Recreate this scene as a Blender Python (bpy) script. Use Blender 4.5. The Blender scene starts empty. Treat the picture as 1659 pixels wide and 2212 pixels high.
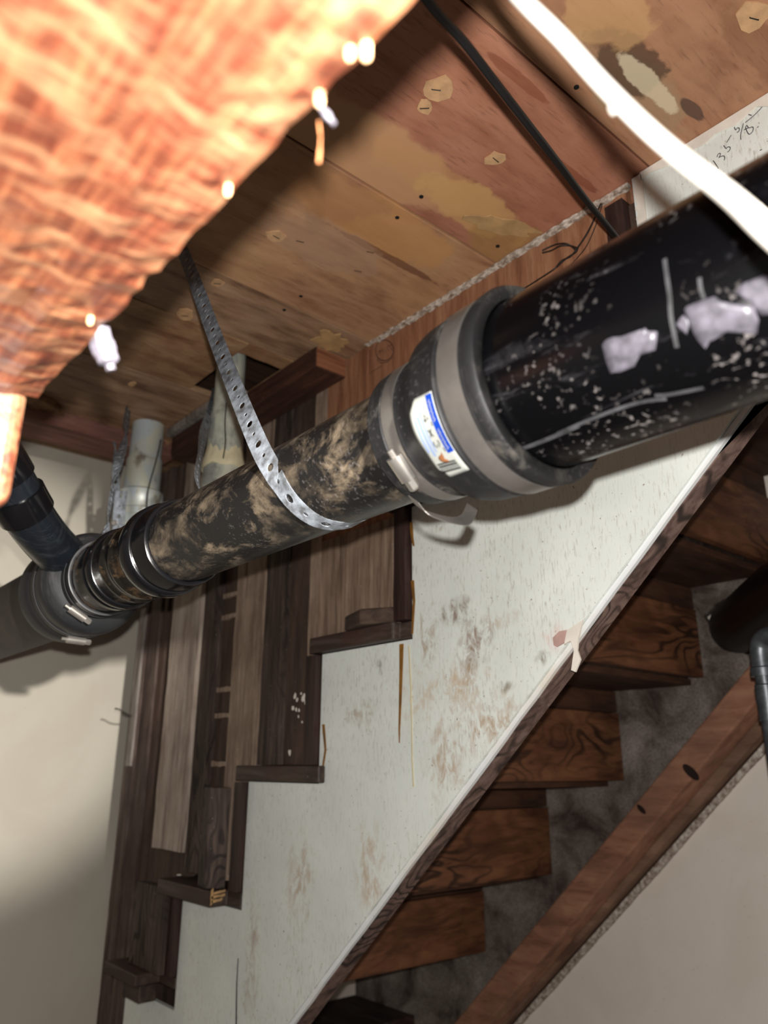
import bpy, math, random
from mathutils import Vector, Matrix
random.seed(7)
C = bpy.context.scene.collection
S = bpy.context.scene
rnd = random.uniform

# ------------------------------------------------------------------ camera
YAW, PITCH, ROLL = math.radians(49.455), math.radians(18.373), math.radians(.294)
fw = Vector((-math.sin(YAW)*math.cos(PITCH), math.cos(YAW)*math.cos(PITCH), math.sin(PITCH)))
rt0 = Vector((math.cos(YAW), math.sin(YAW), 0)); up0 = rt0.cross(fw)
rt = rt0*math.cos(ROLL)+up0*math.sin(ROLL); up = up0*math.cos(ROLL)-rt0*math.sin(ROLL)
cd = bpy.data.cameras.new('camera'); cam = bpy.data.objects.new('camera', cd); C.objects.link(cam)
cam.matrix_world = Matrix(((rt.x, up.x, -fw.x, 0), (rt.y, up.y, -fw.y, 0), (rt.z, up.z, -fw.z, 0), (0, 0, 0, 1)))
cd.sensor_fit = 'HORIZONTAL'; cd.sensor_width = 36; cd.lens = 36.04; cd.clip_start = .01; cd.clip_end = 50
cd.dof.use_dof = True; cd.dof.focus_distance = .75; cd.dof.aperture_fstop = 7.6
S.camera = cam

# ------------------------------------------------------------------ light
w = bpy.data.worlds.new('world'); S.world = w; w.use_nodes = True
w.node_tree.nodes['Background'].inputs[0].default_value = (1, .93, .85, 1)
w.node_tree.nodes['Background'].inputs[1].default_value = .17
fl = bpy.data.lights.new('phone_flash', 'POINT'); fl.energy = 44; fl.shadow_soft_size = .005; fl.color = (1, .97, .93)
flo = bpy.data.objects.new('phone_flash', fl); C.objects.link(flo); flo.location = up*.031+rt*.002
hl = bpy.data.lights.new('head_lamp', 'SPOT'); hl.energy = 190; hl.shadow_soft_size = .012; hl.spot_size = math.radians(30); hl.spot_blend = .6
hl.color = (1, .95, .88)
hlo = bpy.data.objects.new('head_lamp', hl); C.objects.link(hlo); hlo.location = rt*.22+up*.17-fw*.05
hlo.rotation_euler = (Vector((-2.0, .42, .22))-hlo.location).to_track_quat('-Z', 'Y').to_euler()
vs = S.view_settings; vs.view_transform = 'Standard'; vs.look = 'None'; vs.exposure = 0; vs.gamma = 1; vs.use_curve_mapping = False

# ------------------------------------------------------------------ helpers: measured directions to points on true planes
def ray(px, py): return rt*((px-829.5)/1661)-up*((py-1106)/1661)+fw
def on(px, py, ax, v):
    d = ray(px, py); return d*(v/d[ax])
def far(px, py, depth): return ray(px, py)*depth

def lin(c): return tuple(((x/255)/12.92 if x <= 10 else ((x/255+.055)/1.055)**2.4) for x in c)+(1,)

class N:
    def __init__(s, name):
        s.m = bpy.data.materials.new(name); s.m.use_nodes = True; s.t = s.m.node_tree; s.b = s.t.nodes['Principled BSDF']
        s.n = s.t.nodes; s.l = s.t.links
        s.tc = s.n.new('ShaderNodeTexCoord'); s.pos = s.n.new('ShaderNodeNewGeometry')
    def map(s, scale, src=None, loc=(0, 0, 0)):
        m = s.n.new('ShaderNodeMapping'); m.inputs['Scale'].default_value = scale; m.inputs['Location'].default_value = loc
        s.l.new(src or s.tc.outputs['Object'], m.inputs[0]); return m.outputs[0]
    def noise(s, vec, scale=5, detail=5, dist=0, rough=.6):
        n = s.n.new('ShaderNodeTexNoise'); n.inputs['Scale'].default_value = scale; n.inputs['Detail'].default_value = detail
        n.inputs['Distortion'].default_value = dist; n.inputs['Roughness'].default_value = rough; s.l.new(vec, n.inputs['Vector']); return n.outputs['Fac']
    def wave(s, vec, scale, dist, dscale=1.5, detail=3):
        n = s.n.new('ShaderNodeTexWave'); n.inputs['Scale'].default_value = scale; n.inputs['Distortion'].default_value = dist
        n.inputs['Detail Scale'].default_value = dscale; n.inputs['Detail'].default_value = detail; s.l.new(vec, n.inputs['Vector']); return n.outputs['Fac']
    def ramp(s, fac, stops):
        r = s.n.new('ShaderNodeValToRGB'); e = r.color_ramp.elements
        while len(e) < len(stops): e.new(.5)
        for i, (p, c) in enumerate(stops):
            e[i].position = p; e[i].color = c if len(c) == 4 else c+(1,)
        s.l.new(fac, r.inputs[0]); return r.outputs[0]
    def gray(s, fac, a, b, va=0., vb=1.): return s.ramp(fac, [(a, (va,)*3), (b, (vb,)*3)])
    def mix(s, fac, a, b, mode='MIX'):
        m = s.n.new('ShaderNodeMix'); m.data_type = 'RGBA'; m.blend_type = mode
        for sock, v in ((m.inputs[0], fac), (m.inputs[6], a), (m.inputs[7], b)):
            if hasattr(v, 'is_output'): s.l.new(v, sock)
            else: sock.default_value = v
        return m.outputs[2]
    def math(s, op, a, b=0.):
        m = s.n.new('ShaderNodeMath'); m.operation = op
        for i, v in enumerate((a, b)):
            if hasattr(v, 'is_output'): s.l.new(v, m.inputs[i])
            else: m.inputs[i].default_value = v
        return m.outputs[0]
    def spot(s, c, r, warp=.0, ns=30):
        """soft elliptical mask at a world point, its edge broken by noise"""
        m = s.n.new('ShaderNodeMapping'); m.vector_type = 'POINT'
        sc = [1/x for x in r]; m.inputs['Scale'].default_value = sc; m.inputs['Location'].default_value = [-a*b for a, b in zip(c, sc)]
        s.l.new(s.pos.outputs['Position'], m.inputs[0])
        v = s.n.new('ShaderNodeVectorMath'); v.operation = 'LENGTH'; s.l.new(m.outputs[0], v.inputs[0]); d = v.outputs['Value']
        if warp:
            n = s.noise(s.pos.outputs['Position'], ns, 6); d = s.math('ADD', d, s.math('MULTIPLY', s.math('SUBTRACT', n, .5), warp))
        return d
    def bump(s, fac, strength=.3, dist=.002):
        b = s.n.new('ShaderNodeBump'); b.inputs['Strength'].default_value = strength; b.inputs['Distance'].default_value = dist
        s.l.new(fac, b.inputs['Height']); s.l.new(b.outputs[0], s.b.inputs['Normal'])
    def out(s, col, rough=.7, metal=0, spec=.4):
        for k, v in (('Base Color', col), ('Roughness', rough), ('Metallic', metal), ('Specular IOR Level', spec)):
            if hasattr(v, 'is_output'): s.l.new(v, s.b.inputs[k])
            else: s.b.inputs[k].default_value = v
        return s.m

AX = {'x': 0, 'y': 1, 'z': 2}
def wood(name, dark, mid, light, axis='z', g=14, rough=.75, blotch=None, bamt=.5, fleck=0, figure=0, bscale=9, bump=.35, spec=.3, spots=()):
    n = N(name); sc = [g, g, g]; sc[AX[axis]] = 1.1
    v = n.map(sc); a = n.noise(v, 6, 8, .3)
    col = n.ramp(a, [(.32, lin(dark)), (.5, lin(mid)), (.68, lin(light))])
    if figure:
        sc2 = [6.5, 6.5, 6.5]; sc2[AX[axis]] = 2.0
        fn = n.noise(n.map(sc2, n.pos.outputs['Position']), 1.5, 2.5, .35, .45)
        wv = n.math('SINE', n.math('MULTIPLY', fn, 62*figure)); fade = n.gray(n.noise(n.map(sc2, n.pos.outputs['Position'], (3, 5, 1)), .9, 2), .42, .6, .15, .85)
        col = n.mix(n.math('MULTIPLY', n.gray(wv, .15, .95, 0, 1), fade), col, lin(tuple(x*.45 for x in dark)))
    f2 = n.noise(n.map([g*5 if i != AX[axis] else 3 for i in range(3)]), 10, 4)
    col = n.mix(n.gray(f2, .55, .75, 0, .55), col, lin(tuple(x*.55 for x in dark)))
    if blotch:
        bn = n.noise(n.tc.outputs['Object'], bscale, 6, .4)
        col = n.mix(n.gray(bn, .47, .62, 0, bamt), col, lin(blotch))
    if fleck:
        vn = n.noise(n.tc.outputs['Object'], 260, 2)
        col = n.mix(n.gray(vn, .72, .76, 0, fleck), col, lin((225, 215, 200)))
    for px, py, rx, ry, cc, wp, kk in spots:
        d = n.spot(on(px, py, 2, .71), (rx, ry, 1), wp, 22); col = n.mix(n.gray(d, .84, 1.02, kk*.85, 0), col, lin(cc))
    n.bump(a, bump, .0015); return n.out(col, rough, 0, spec)

def plain(name, col, rough=.6, metal=0, spec=.4, vary=.25, scale=30, bump=0, col2=None):
    n = N(name); f = n.noise(n.tc.outputs['Object'], scale, 6)
    c = n.mix(n.gray(f, .35, .7), lin(tuple(x*(1-vary) for x in (col2 or col))), lin(col))
    if bump: n.bump(f, bump, .001)
    return n.out(c, rough, metal, spec)

M = {}
# brown woods
TAN = (184, 142, 102); PINK = (160, 112, 88)
M['ceil'] = [wood('ceiling_board_%d' % i, *c, axis='y', g=5, blotch=b, bamt=.6, bscale=bs, rough=.62, bump=.1, spots=sp_) for i, (c, b, bs, sp_) in enumerate((
    (((128, 86, 62), (154, 110, 82), (168, 124, 94)), (164, 122, 92), 6, ((1370, 200, .035, .11, (150, 122, 92), 1.2, .8), (1350, 140, .03, .06, (72, 52, 40), 1.6, .9), (1400, 180, .012, .06, (206, 190, 160), 1.6, .8), (1320, 30, .04, .05, (186, 146, 100), 1.5, .7), (1495, 235, .008, .025, (60, 44, 40), .8, .9), (1640, 100, .02, .08, (120, 80, 54), 1, .6))),
    (((138, 88, 66), (160, 108, 84), (170, 118, 94)), (148, 94, 72), 4, ((800, 330, .055, .16, TAN, .7, .85), (960, 400, .03, .12, (178, 134, 90), 1.2, .7), (1020, 450, .035, .10, (190, 148, 96), 1.2, .8), (1100, 530, .05, .07, (150, 116, 66), 1, .7), (1120, 170, .006, .06, (120, 66, 44), 1.8, .7), (1230, 370, .006, .07, (118, 62, 40), 1.8, .7))),
    (((128, 86, 60), (160, 118, 88), (176, 136, 102)), (178, 140, 100), 4, ((800, 470, .05, .16, (184, 134, 84), 1.0, .8), (690, 400, .06, .10, (150, 108, 80), 1.4, .5), (850, 560, .006, .10, (96, 54, 38), 2.6, .8), (700, 530, .05, .10, (166, 132, 106), 1.2, .6))),
    (((96, 68, 50), (142, 110, 84), (168, 136, 108)), (156, 126, 102), 8, ()),
    (((112, 76, 52), (150, 116, 84), (172, 140, 106)), (112, 72, 48), 7, ((560, 660, .05, .05, (176, 142, 104), 1.2, .6),))))]
M['subfloor'] = wood('subfloor_dark', (40, 26, 18), (60, 40, 28), (80, 55, 38), 'y')
M['ply'] = wood('plywood_orange_brown', (106, 68, 46), (136, 92, 66), (154, 112, 84), 'z', 12, blotch=(120, 78, 56), bamt=.4, fleck=.3, bump=.15)
M['grey_ply'] = wood('plywood_grey_brown', (84, 66, 54), (124, 104, 88), (146, 126, 108), 'z', 16, blotch=(92, 70, 56), bamt=.5, fleck=.35, bump=.2)
M['light_plank'] = wood('plank_pale', (112, 98, 88), (158, 144, 132), (178, 166, 152), 'z', 12, blotch=(120, 100, 88), bamt=.45, fleck=.2)
M['tan_plank'] = wood('plank_tan', (96, 78, 66), (140, 120, 104), (158, 138, 120), 'z', 12, blotch=(98, 76, 62), bamt=.5, fleck=.35)
M['dark_plank'] = wood('plank_dark', (38, 30, 27), (66, 54, 48), (90, 76, 68), 'z', 14, fleck=.4, figure=2.2)
M['umber_plank'] = wood('plank_umber', (46, 34, 29), (68, 53, 45), (84, 66, 56), 'z', 8, blotch=(60, 42, 34), fleck=.2, bump=.2)
M['post'] = wood('post_dark', (48, 37, 33), (76, 62, 56), (100, 86, 78), 'z', 10, blotch=(50, 34, 32), bamt=.6, fleck=.15)
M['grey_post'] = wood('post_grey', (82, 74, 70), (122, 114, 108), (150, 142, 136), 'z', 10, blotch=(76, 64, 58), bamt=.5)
M['tread'] = wood('tread_dark_stain', (32, 24, 22), (54, 43, 38), (76, 63, 55), 'x', 9, rough=.55, blotch=(66, 38, 32), bamt=.5, fleck=.3)
M['riser_edge'] = wood('riser_dark_stain', (24, 16, 15), (44, 30, 27), (60, 44, 40), 'z', 9, rough=.5, blotch=(70, 34, 28), bamt=.2)
M['riser_back'] = wood('riser_back_fir', (66, 38, 24), (112, 72, 48), (134, 90, 62), 'y', 6, figure=1.5, blotch=(80, 48, 32), bamt=.4, rough=.6)
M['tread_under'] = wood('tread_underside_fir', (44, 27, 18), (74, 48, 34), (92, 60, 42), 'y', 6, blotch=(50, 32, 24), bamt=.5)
M['block'] = wood('offcut_dark', (42, 32, 26), (64, 50, 41), (84, 68, 55), 'x', 10)
M['joist'] = wood('joist_dark_red', (34, 18, 12), (62, 35, 25), (82, 50, 36), 'x', 12, fleck=.3, blotch=(52, 28, 20))
M['joist_end'] = wood('joist_end_grain', (96, 56, 36), (130, 84, 58), (160, 108, 78), 'y', 40)
M['header'] = wood('header_reddish', (88, 54, 46), (120, 80, 68), (138, 98, 84), 'y', 10, blotch=(96, 70, 64))
M['stringer'] = wood('stringer_edge', (66, 50, 44), (104, 82, 74), (124, 102, 92), 'x', 10, figure=1.5)
M['far_beam'] = wood('far_cleat_orange', (112, 74, 56), (146, 102, 80), (164, 120, 94), 'x', 5, blotch=(122, 90, 72), bamt=.5, bump=.15)
M['far_beam2'] = wood('far_cleat_brown', (92, 66, 52), (124, 94, 76), (140, 110, 90), 'x', 5, blotch=(100, 76, 62), bamt=.5, bump=.15)
M['beam'] = None
def far_string():
    n = N('far_stringer_grey'); v = n.map((1, 1, 1)); a = n.noise(v, 9, 8, .6); b = n.noise(n.map((60, 8, 60)), 8, 5)
    c = n.ramp(a, [(.35, lin((60, 48, 42))), (.5, lin((118, 108, 100))), (.7, lin((156, 146, 138)))])
    c = n.mix(n.gray(b, .45, .6, .0, .6), c, lin((50, 38, 34)))
    n.bump(b, .5, .002); return n.out(c, .85, 0, .2)
M['far_string'] = far_string()
def beam_mat():
    n = N('rough_girder_red'); p = n.pos.outputs['Position']
    a = n.noise(n.map((6, 60, 60), p), 3, 5, .2)           # long grain
    b = n.noise(n.map((70, 16, 26), p), 2.0, 2, .4)       # saw marks across the grain
    c = n.ramp(a, [(.32, (.040, .008, .004, 1)), (.5, (.095, .026, .012, 1)), (.66, (.18, .065, .028, 1))])
    c = n.mix(n.gray(b, .47, .66, 0, .75), c, (.20, .10, .05, 1))
    h = n.math('ADD', n.math('MULTIPLY', a, .5), b); n.bump(h, .30, .003)
    return n.out(c, .42, 0, .55)
M['beam'] = beam_mat()

def white_panel():
    n = N('stringer_panel_white_paint'); P = n.pos.outputs['Position']
    base = n.mix(n.gray(n.noise(P, 6, 4), .35, .7), lin((205, 210, 204)), lin((222, 226, 220)))
    low = n.noise(n.map((50, 50, 9), P), 9, 6, .3)
    streak = n.math('MULTIPLY', n.gray(low, .54, .70, 0, .6), n.gray(n.noise(P, 4, 3), .4, .6, .35, 1.))
    c = n.mix(streak, base, lin((140, 122, 104)))
    vor = n.noise(P, 210, 2); c = n.mix(n.gray(vor, .70, .745, 0, .8), c, lin((120, 92, 70)))
    fine = n.noise(n.map((70, 70, 38), P), 1, 8, .8, .7)
    def st(c0, px, py, rx, rz, col, warp=1.4, k=.8, ns=45):
        q = on(px, py, 1, .75); d = n.spot(q, (rx, 1, rz), warp, ns)
        return n.mix(n.math('MULTIPLY', n.gray(d, .35, 1.0, k, 0), n.gray(fine, .44, .62)), c0, lin(col))
    for a in ((985, 1320, .028, .02, (112, 84, 62)), (1040, 1380, .022, .03, (126, 100, 80)), (1010, 1420, .018, .05, (134, 108, 84)),
              (925, 1370, .018, .05, (150, 122, 92)), (1060, 1560, .075, .045, (170, 142, 112)), (960, 1650, .03, .05, (172, 148, 122)),
              (825, 1440, .012, .016, (96, 74, 58)), (1080, 1340, .03, .012, (186, 172, 156)), (1092, 1484, .012, .009, (130, 116, 100)),
              (905, 1500, .03, .05, (196, 180, 158)), (780, 1540, .03, .02, (168, 150, 128)), (650, 1900, .03, .07, (176, 156, 132)), (800, 1870, .03, .06, (182, 160, 134)),
              (1200, 1380, .018, .02, (214, 190, 182)), (945, 1140, .012, .006, (150, 130, 108)), (1170, 1420, .012, .01, (120, 108, 94)),
              (545, 2060, .02, .1, (170, 156, 138)), (980, 1480, .05, .03, (190, 168, 140))):
        c = st(c, a[0], a[1], a[2]*1.4, a[3]*1.1, a[4])
    n.bump(low, .08, .001); return n.out(c, .38, 0, .45)
M['white_panel'] = white_panel()
def drywall(name, base, tan, amt=.6):
    n = N(name); P = n.pos.outputs['Position']
    c = n.mix(n.gray(n.noise(P, 5, 6, .8), .45, .62, 0, amt), lin(base), lin(tan))
    c = n.mix(n.gray(n.noise(P, 160, 2), .72, .78, 0, .5), c, lin((110, 96, 84)))
    return n.out(c, .6, 0, .3)
M['drywall_up'] = drywall('drywall_white_stained', (212, 214, 214), (206, 192, 172))
M['wall_left'] = drywall('wall_cream', (190, 184, 170), (182, 174, 160), .5)
M['wall_far'] = drywall('wall_white', (226, 216, 204), (216, 204, 190), .5)
M['floor'] = plain('concrete_floor', (120, 114, 106), .9, vary=.3, scale=8)
M['paper'] = plain('torn_paper', (196, 154, 112), .9, vary=.15, scale=60)
M['peel'] = plain('peeled_ply_layer', (184, 146, 98), .8, vary=.2, scale=30)
M['plaster'] = plain('plaster_crumb', (214, 204, 192), .95, vary=.3, scale=120, bump=.4, col2=(160, 132, 108))
M['white'] = plain('white_paint', (226, 218, 206), .7, vary=.1)
M['raw_edge'] = plain('torn_board_edge', (164, 122, 86), .9, vary=.4, scale=50, bump=.6)
M['amber'] = plain('amber_glue', (150, 104, 44), .3, vary=.35, scale=25)
M['cream_glue'] = plain('pale_glue', (206, 196, 164), .4, vary=.1)
M['black'] = plain('black_void', (8, 6, 5), .9)

def abs_mat(name, base, dust, amt, rough=.22, speck=0., streak=(90, 10, 10), dlo=.5, dhi=.66, spec=.5):
    n = N(name); P = n.pos.outputs['Position']
    a = n.noise(n.map(streak, P), 1, 8, .6, .7); b = n.noise(P, 22, 5)
    f = n.math('MULTIPLY', n.gray(a, dlo, dhi), n.gray(b, .38, .6))
    c = n.mix(n.math('MULTIPLY', f, amt), lin(base), lin(dust))
    r = n.math('ADD', n.math('MULTIPLY', f, .4), rough)
    if speck:
        s1 = n.noise(P, 270, 3, 0, .5); m1 = n.noise(P, 14, 3)
        g = n.math('MULTIPLY', n.gray(s1, .595, .66, 0, 1), n.gray(m1, .42, .56)); c = n.mix(n.math('MULTIPLY', g, speck*.85), c, lin((122, 116, 114)))
    n.bump(a, .15, .001); return n.out(c, r, 0, spec)
M['pipe_big'] = abs_mat('black_abs_scuffed', (4, 4, 5), (74, 72, 76), .5, .22, .9, (14, 60, 60), .56, .7, .35)
M['pipe_small'] = abs_mat('black_abs_dusty', (20, 19, 19), (112, 98, 80), .75, .3, .25, (20, 34, 34), .47, .62)
M['fitting'] = abs_mat('black_fitting_muddy', (16, 14, 12), (110, 84, 56), .75, .22, .1, (20, 40, 40), .5, .64)
M['gloss'] = plain('black_gloss', (10, 10, 12), .16, 0, .45, .3)
M['arm'] = abs_mat('black_abs_arm', (14, 17, 21), (44, 48, 52), .5, .22, 0)
M['tar'] = plain('black_tarry', (5, 5, 6), .35, 0, .3, .5, 40, .4)
M['rubber'] = abs_mat('black_rubber', (22, 22, 23), (84, 78, 70), .6, .5, .15, (30, 30, 30), .5, .65)
M['rubber_far'] = abs_mat('black_rubber_clean', (22, 23, 25), (50, 48, 46), .5, .45, 0)
M['cast'] = plain('cast_pipe_brown', (62, 52, 46), .6, vary=.4, scale=25, bump=.3)
M['steel'] = plain('stainless_band', (150, 144, 138), .35, .75, .5, .25, 18)
M['bright'] = plain('stainless_bright', (220, 214, 206), .22, .9, .5, .1)
M['galv'] = plain('galvanised_strap', (150, 158, 168), .42, .35, .5, .35, 90, .2, (126, 128, 132))
M['galv_pipe'] = plain('galvanised_pipe', (112, 116, 120), .4, .6, .5, .3, 60)
def painted_pipe(name, a, b, d):
    n = N(name); P = n.pos.outputs['Position']
    c = n.mix(n.gray(n.noise(n.map((20, 20, 9), P), 1.5, 7, .6), .42, .6), lin(a), lin(b))
    c = n.mix(n.gray(n.noise(n.map((1, 1, 1), P), 26, 7), .56, .7, 0, .8), c, lin(d))
    return n.out(c, .4, .15, .5)
M['vent'] = painted_pipe('painted_steel_pipe', (180, 190, 194), (194, 194, 178), (104, 88, 70))
M['vent2'] = painted_pipe('painted_steel_pipe_grey', (140, 144, 138), (184, 186, 170), (96, 88, 76))
M['cable_white'] = plain('white_cable', (206, 200, 190), .5, vary=.06)
M['cable_black'] = plain('black_cable', (11, 10, 11), .5, vary=.3)
M['wire'] = plain('dark_wire', (50, 44, 40), .5, .4)
M['pencil'] = plain('pencil', (96, 88, 92), .8)
M['ink'] = plain('stamp_ink', (66, 40, 28), .9)
M['label_white'] = plain('label_white', (146, 148, 142), .35, vary=.06)
M['label_blue'] = plain('label_blue', (14, 52, 140), .35, vary=.1)
M['label_lblue'] = plain('label_pale_blue', (112, 128, 156), .4, vary=.05)
M['label_ink'] = plain('label_ink', (18, 19, 20), .5)
M['rust'] = plain('rust_smear', (150, 92, 48), .8, vary=.4)
M['scrap'] = plain('label_residue', (104, 100, 110), .4, vary=.35, scale=60, bump=.3, col2=(84, 80, 88))
M['scratch'] = plain('scratch_grey', (66, 66, 68), .6, vary=.5, scale=80)
M['pink'] = plain('pipe_primer_pink', (196, 160, 150), .7, vary=.2)

# ------------------------------------------------------------------ mesh builder
class MB:
    def __init__(s): s.v = []; s.f = []
    def add(s, vs, fs):
        k = len(s.v); s.v += [Vector(v) for v in vs]; s.f += [tuple(i+k for i in f) for f in fs]; return s
    def box(s, x0, x1, y0, y1, z0, z1):
        vs = [(x, y, z) for x in (x0, x1) for y in (y0, y1) for z in (z0, z1)]
        return s.add(vs, [(0, 1, 3, 2), (4, 6, 7, 5), (0, 4, 5, 1), (2, 3, 7, 6), (0, 2, 6, 4), (1, 5, 7, 3)])
    def prism(s, poly, ax, a, b):
        def p(q, t):
            return (t, q[0], q[1]) if ax == 'x' else (q[0], t, q[1]) if ax == 'y' else (q[0], q[1], t)
        n = len(poly); vs = [p(q, a) for q in poly]+[p(q, b) for q in poly]
        fs = [tuple(range(n))[::-1], tuple(range(n, 2*n))]+[(i, (i+1) % n, n+(i+1) % n, n+i) for i in range(n)]
        return s.add(vs, fs)
    def rings(s, rings, cap=True, closed=False):
        n = len(rings[0]); k = len(rings); vs = [v for r in rings for v in r]; fs = []
        for i in range(k if closed else k-1):
            j = (i+1) % k
            for q in range(n): fs.append((i*n+q, i*n+(q+1) % n, j*n+(q+1) % n, j*n+q))
        if cap and not closed: fs += [tuple(range(n))[::-1], tuple(range((k-1)*n, k*n))]
        return s.add(vs, fs)
    def lathe(s, prof, o, d, n=64, cap=True):
        """prof: (distance along d, radius)"""
        d = Vector(d).normalized(); a = d.orthogonal().normalized(); b = d.cross(a); o = Vector(o)
        return s.rings([[o+d*t+(a*math.cos(q*math.tau/n)+b*math.sin(q*math.tau/n))*r for q in range(n)] for t, r in prof], cap)
    def tube(s, pts, r, n=12, cap=True):
        pts = [Vector(p) for p in pts]; R = []; nrm = None
        for i, p in enumerate(pts):
            t = (pts[min(i+1, len(pts)-1)]-pts[max(i-1, 0)]).normalized()
            nrm = t.orthogonal().normalized() if nrm is None else (nrm-t*nrm.dot(t)).normalized()
            b = t.cross(nrm); rr = r[i] if isinstance(r, (list, tuple)) else r
            R.append([p+(nrm*math.cos(q*math.tau/n)+b*math.sin(q*math.tau/n))*rr for q in range(n)])
        return s.rings(R, cap)
    def build(s, name, mat, parent=None, bevel=0, solid=0, smooth=False, seg=2, **tags):
        lo = Vector([min(v[i] for v in s.v) for i in range(3)]); hi = Vector([max(v[i] for v in s.v) for i in range(3)])
        o = Vector(((lo.x+hi.x)/2, (lo.y+hi.y)/2, lo.z))
        me = bpy.data.meshes.new(name); me.from_pydata([v-o for v in s.v], [], s.f); me.update()
        import bmesh
        bm = bmesh.new(); bm.from_mesh(me); bmesh.ops.triangulate(bm, faces=[f for f in bm.faces if len(f.verts) > 4], ngon_method='EAR_CLIP'); bmesh.ops.recalc_face_normals(bm, faces=bm.faces[:]); bm.to_mesh(me); bm.free()
        if smooth: me.shade_smooth() if hasattr(me, 'shade_smooth') else None
        if isinstance(mat, (list, tuple)):
            for q in mat: me.materials.append(q)
        else: me.materials.append(mat)
        ob = bpy.data.objects.new(name, me); C.objects.link(ob)
        if parent: ob.parent = parent; ob.location = o-wloc(parent)
        else: ob.location = o
        if smooth:
            me.set_sharp_from_angle(angle=math.radians(40)) if hasattr(me, 'set_sharp_from_angle') else None
        if solid:
            m = ob.modifiers.new('s', 'SOLIDIFY'); m.thickness = solid; m.offset = 0
        if bevel:
            m = ob.modifiers.new('b', 'BEVEL'); m.width = bevel; m.segments = seg; m.limit_method = 'ANGLE'
        for k, v in tags.items():
            if v: ob[{'cat': 'category'}.get(k, k)] = v
        return ob
def wloc(o):
    v = Vector(o.location)
    while o.parent: o = o.parent; v += Vector(o.location)
    return v
def thing(name, loc, **tags):
    o = bpy.data.objects.new(name, None); C.objects.link(o); o.location = loc; o.empty_display_size = .05
    for k, v in tags.items(): o[{'cat': 'category'}.get(k, k)] = v
    return o
def smooth_path(pts, n=8):
    pts = [Vector(p) for p in pts]; out = []
    for i in range(len(pts)-1):
        p0 = pts[max(i-1, 0)]; p1 = pts[i]; p2 = pts[i+1]; p3 = pts[min(i+2, len(pts)-1)]
        for k in range(n):
            t = k/n; out.append(.5*((2*p1)+(p2-p0)*t+(2*p0-5*p1+4*p2-p3)*t*t+(3*p1-p0-3*p2+p3)*t**3))
    return out+[pts[-1]]
def jag(pts, step=.03, amp=.002, closed=True):
    """break the sides of an outline into small uneven steps"""
    out = []; n = len(pts)
    for i in range(n if closed else n-1):
        a = Vector(pts[i]); b = Vector(pts[(i+1) % n]); L = (b-a).length; k = max(1, int(L/step)); t = (b-a).normalized(); nn = Vector((-t.y, t.x))
        out.append(a)
        for j in range(1, k): out.append(a+(b-a)*(j+rnd(-.25, .25))/k+nn*rnd(-amp, amp))
    if not closed: out.append(Vector(pts[-1]))
    return [tuple(v) for v in out]
def blob(cx, cy, rx, ry, n=14, j=.3, rot=0):
    o = []
    for i in range(n):
        a = i*math.tau/n; r = 1+rnd(-j, j); x = math.cos(a)*rx*r; y = math.sin(a)*ry*r
        o.append((cx+x*math.cos(rot)-y*math.sin(rot), cy+x*math.sin(rot)+y*math.cos(rot)))
    return o
def strip(mb, pts, nrm, wd, lift=.0004):
    """thin drawn line lying on a surface; nrm gives the surface normal at a point"""
    pts = [Vector(p) for p in pts]
    L = []
    for i, p in enumerate(pts):
        t = (pts[min(i+1, len(pts)-1)]-pts[max(i-1, 0)]).normalized(); n = nrm(p) if callable(nrm) else Vector(nrm); sd = t.cross(n).normalized()*wd/2
        L.append((p+sd+n*lift, p-sd+n*lift))
    vs = [q for a in L for q in a]; mb.add(vs, [(2*i, 2*i+1, 2*i+3, 2*i+2) for i in range(len(L)-1)])

def strap(name, pts, wdirs, wd, parent=None, pitch=.0185, holes=(.0036, .0020), mat=None, **tags):
    """perforated metal hanger strap with real holes along a path"""
    P = smooth_path(pts, 10); Wn = smooth_path(wdirs, 10); acc = [0]
    for a, b in zip(P, P[1:]): acc.append(acc[-1]+(b-a).length)
    T = acc[-1]
    def at(s):
        s = max(0, min(T, s)); i = 0
        while i < len(acc)-2 and acc[i+1] < s: i += 1
        u = (s-acc[i])/max(1e-9, acc[i+1]-acc[i]); p = P[i].lerp(P[i+1], u); w_ = Wn[i].lerp(Wn[i+1], u)
        t = (P[i+1]-P[i]).normalized(); w_ = (w_-t*w_.dot(t)).normalized(); return p, w_
    mb = MB(); n = max(1, int(T/pitch)); L = T/n
    def pt(s, t): p, w_ = at(s); return p+w_*t
    for c in range(n):
        s0 = c*L; m = s0+L/2; r = holes[c % 2]; h = wd/2; nh = 10
        outer = []; ring = []
        for q in range(nh):
            a = q*math.tau/nh+math.pi/nh
            ring.append(pt(m+r*1.25*math.cos(a), r*math.sin(a)))
            ca, sa = math.cos(a), math.sin(a); k = 1/max(abs(ca)/(L/2), abs(sa)/h)
            outer.append((m+ca*k, sa*k))
        corners = [(s0+L, h), (s0, h), (s0, -h), (s0+L, -h)]
        vs = [pt(*o) for o in outer]+ring+[pt(*q) for q in corners]; fs = []
        for q in range(nh):
            r2 = (q+1) % nh; a1 = outer[q]; a2 = outer[r2]
            e1 = abs(abs(a1[1])-h) < 1e-7; e2 = abs(abs(a2[1])-h) < 1e-7
            if e1 != e2:
                k = min(range(4), key=lambda i: abs(corners[i][0]-(a1[0]+a2[0])/2)+abs(corners[i][1]-(a1[1]+a2[1])/2))
                fs.append((q, 2*nh+k, r2, nh+r2, nh+q))
            else: fs.append((q, r2, nh+r2, nh+q))
        mb.add(vs, fs)
    return mb.build(name, mat or M['galv'], parent, solid=.0009, **tags)

# ================================================================== SETTING
H = .71; D = .75; YF = 1.53
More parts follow.
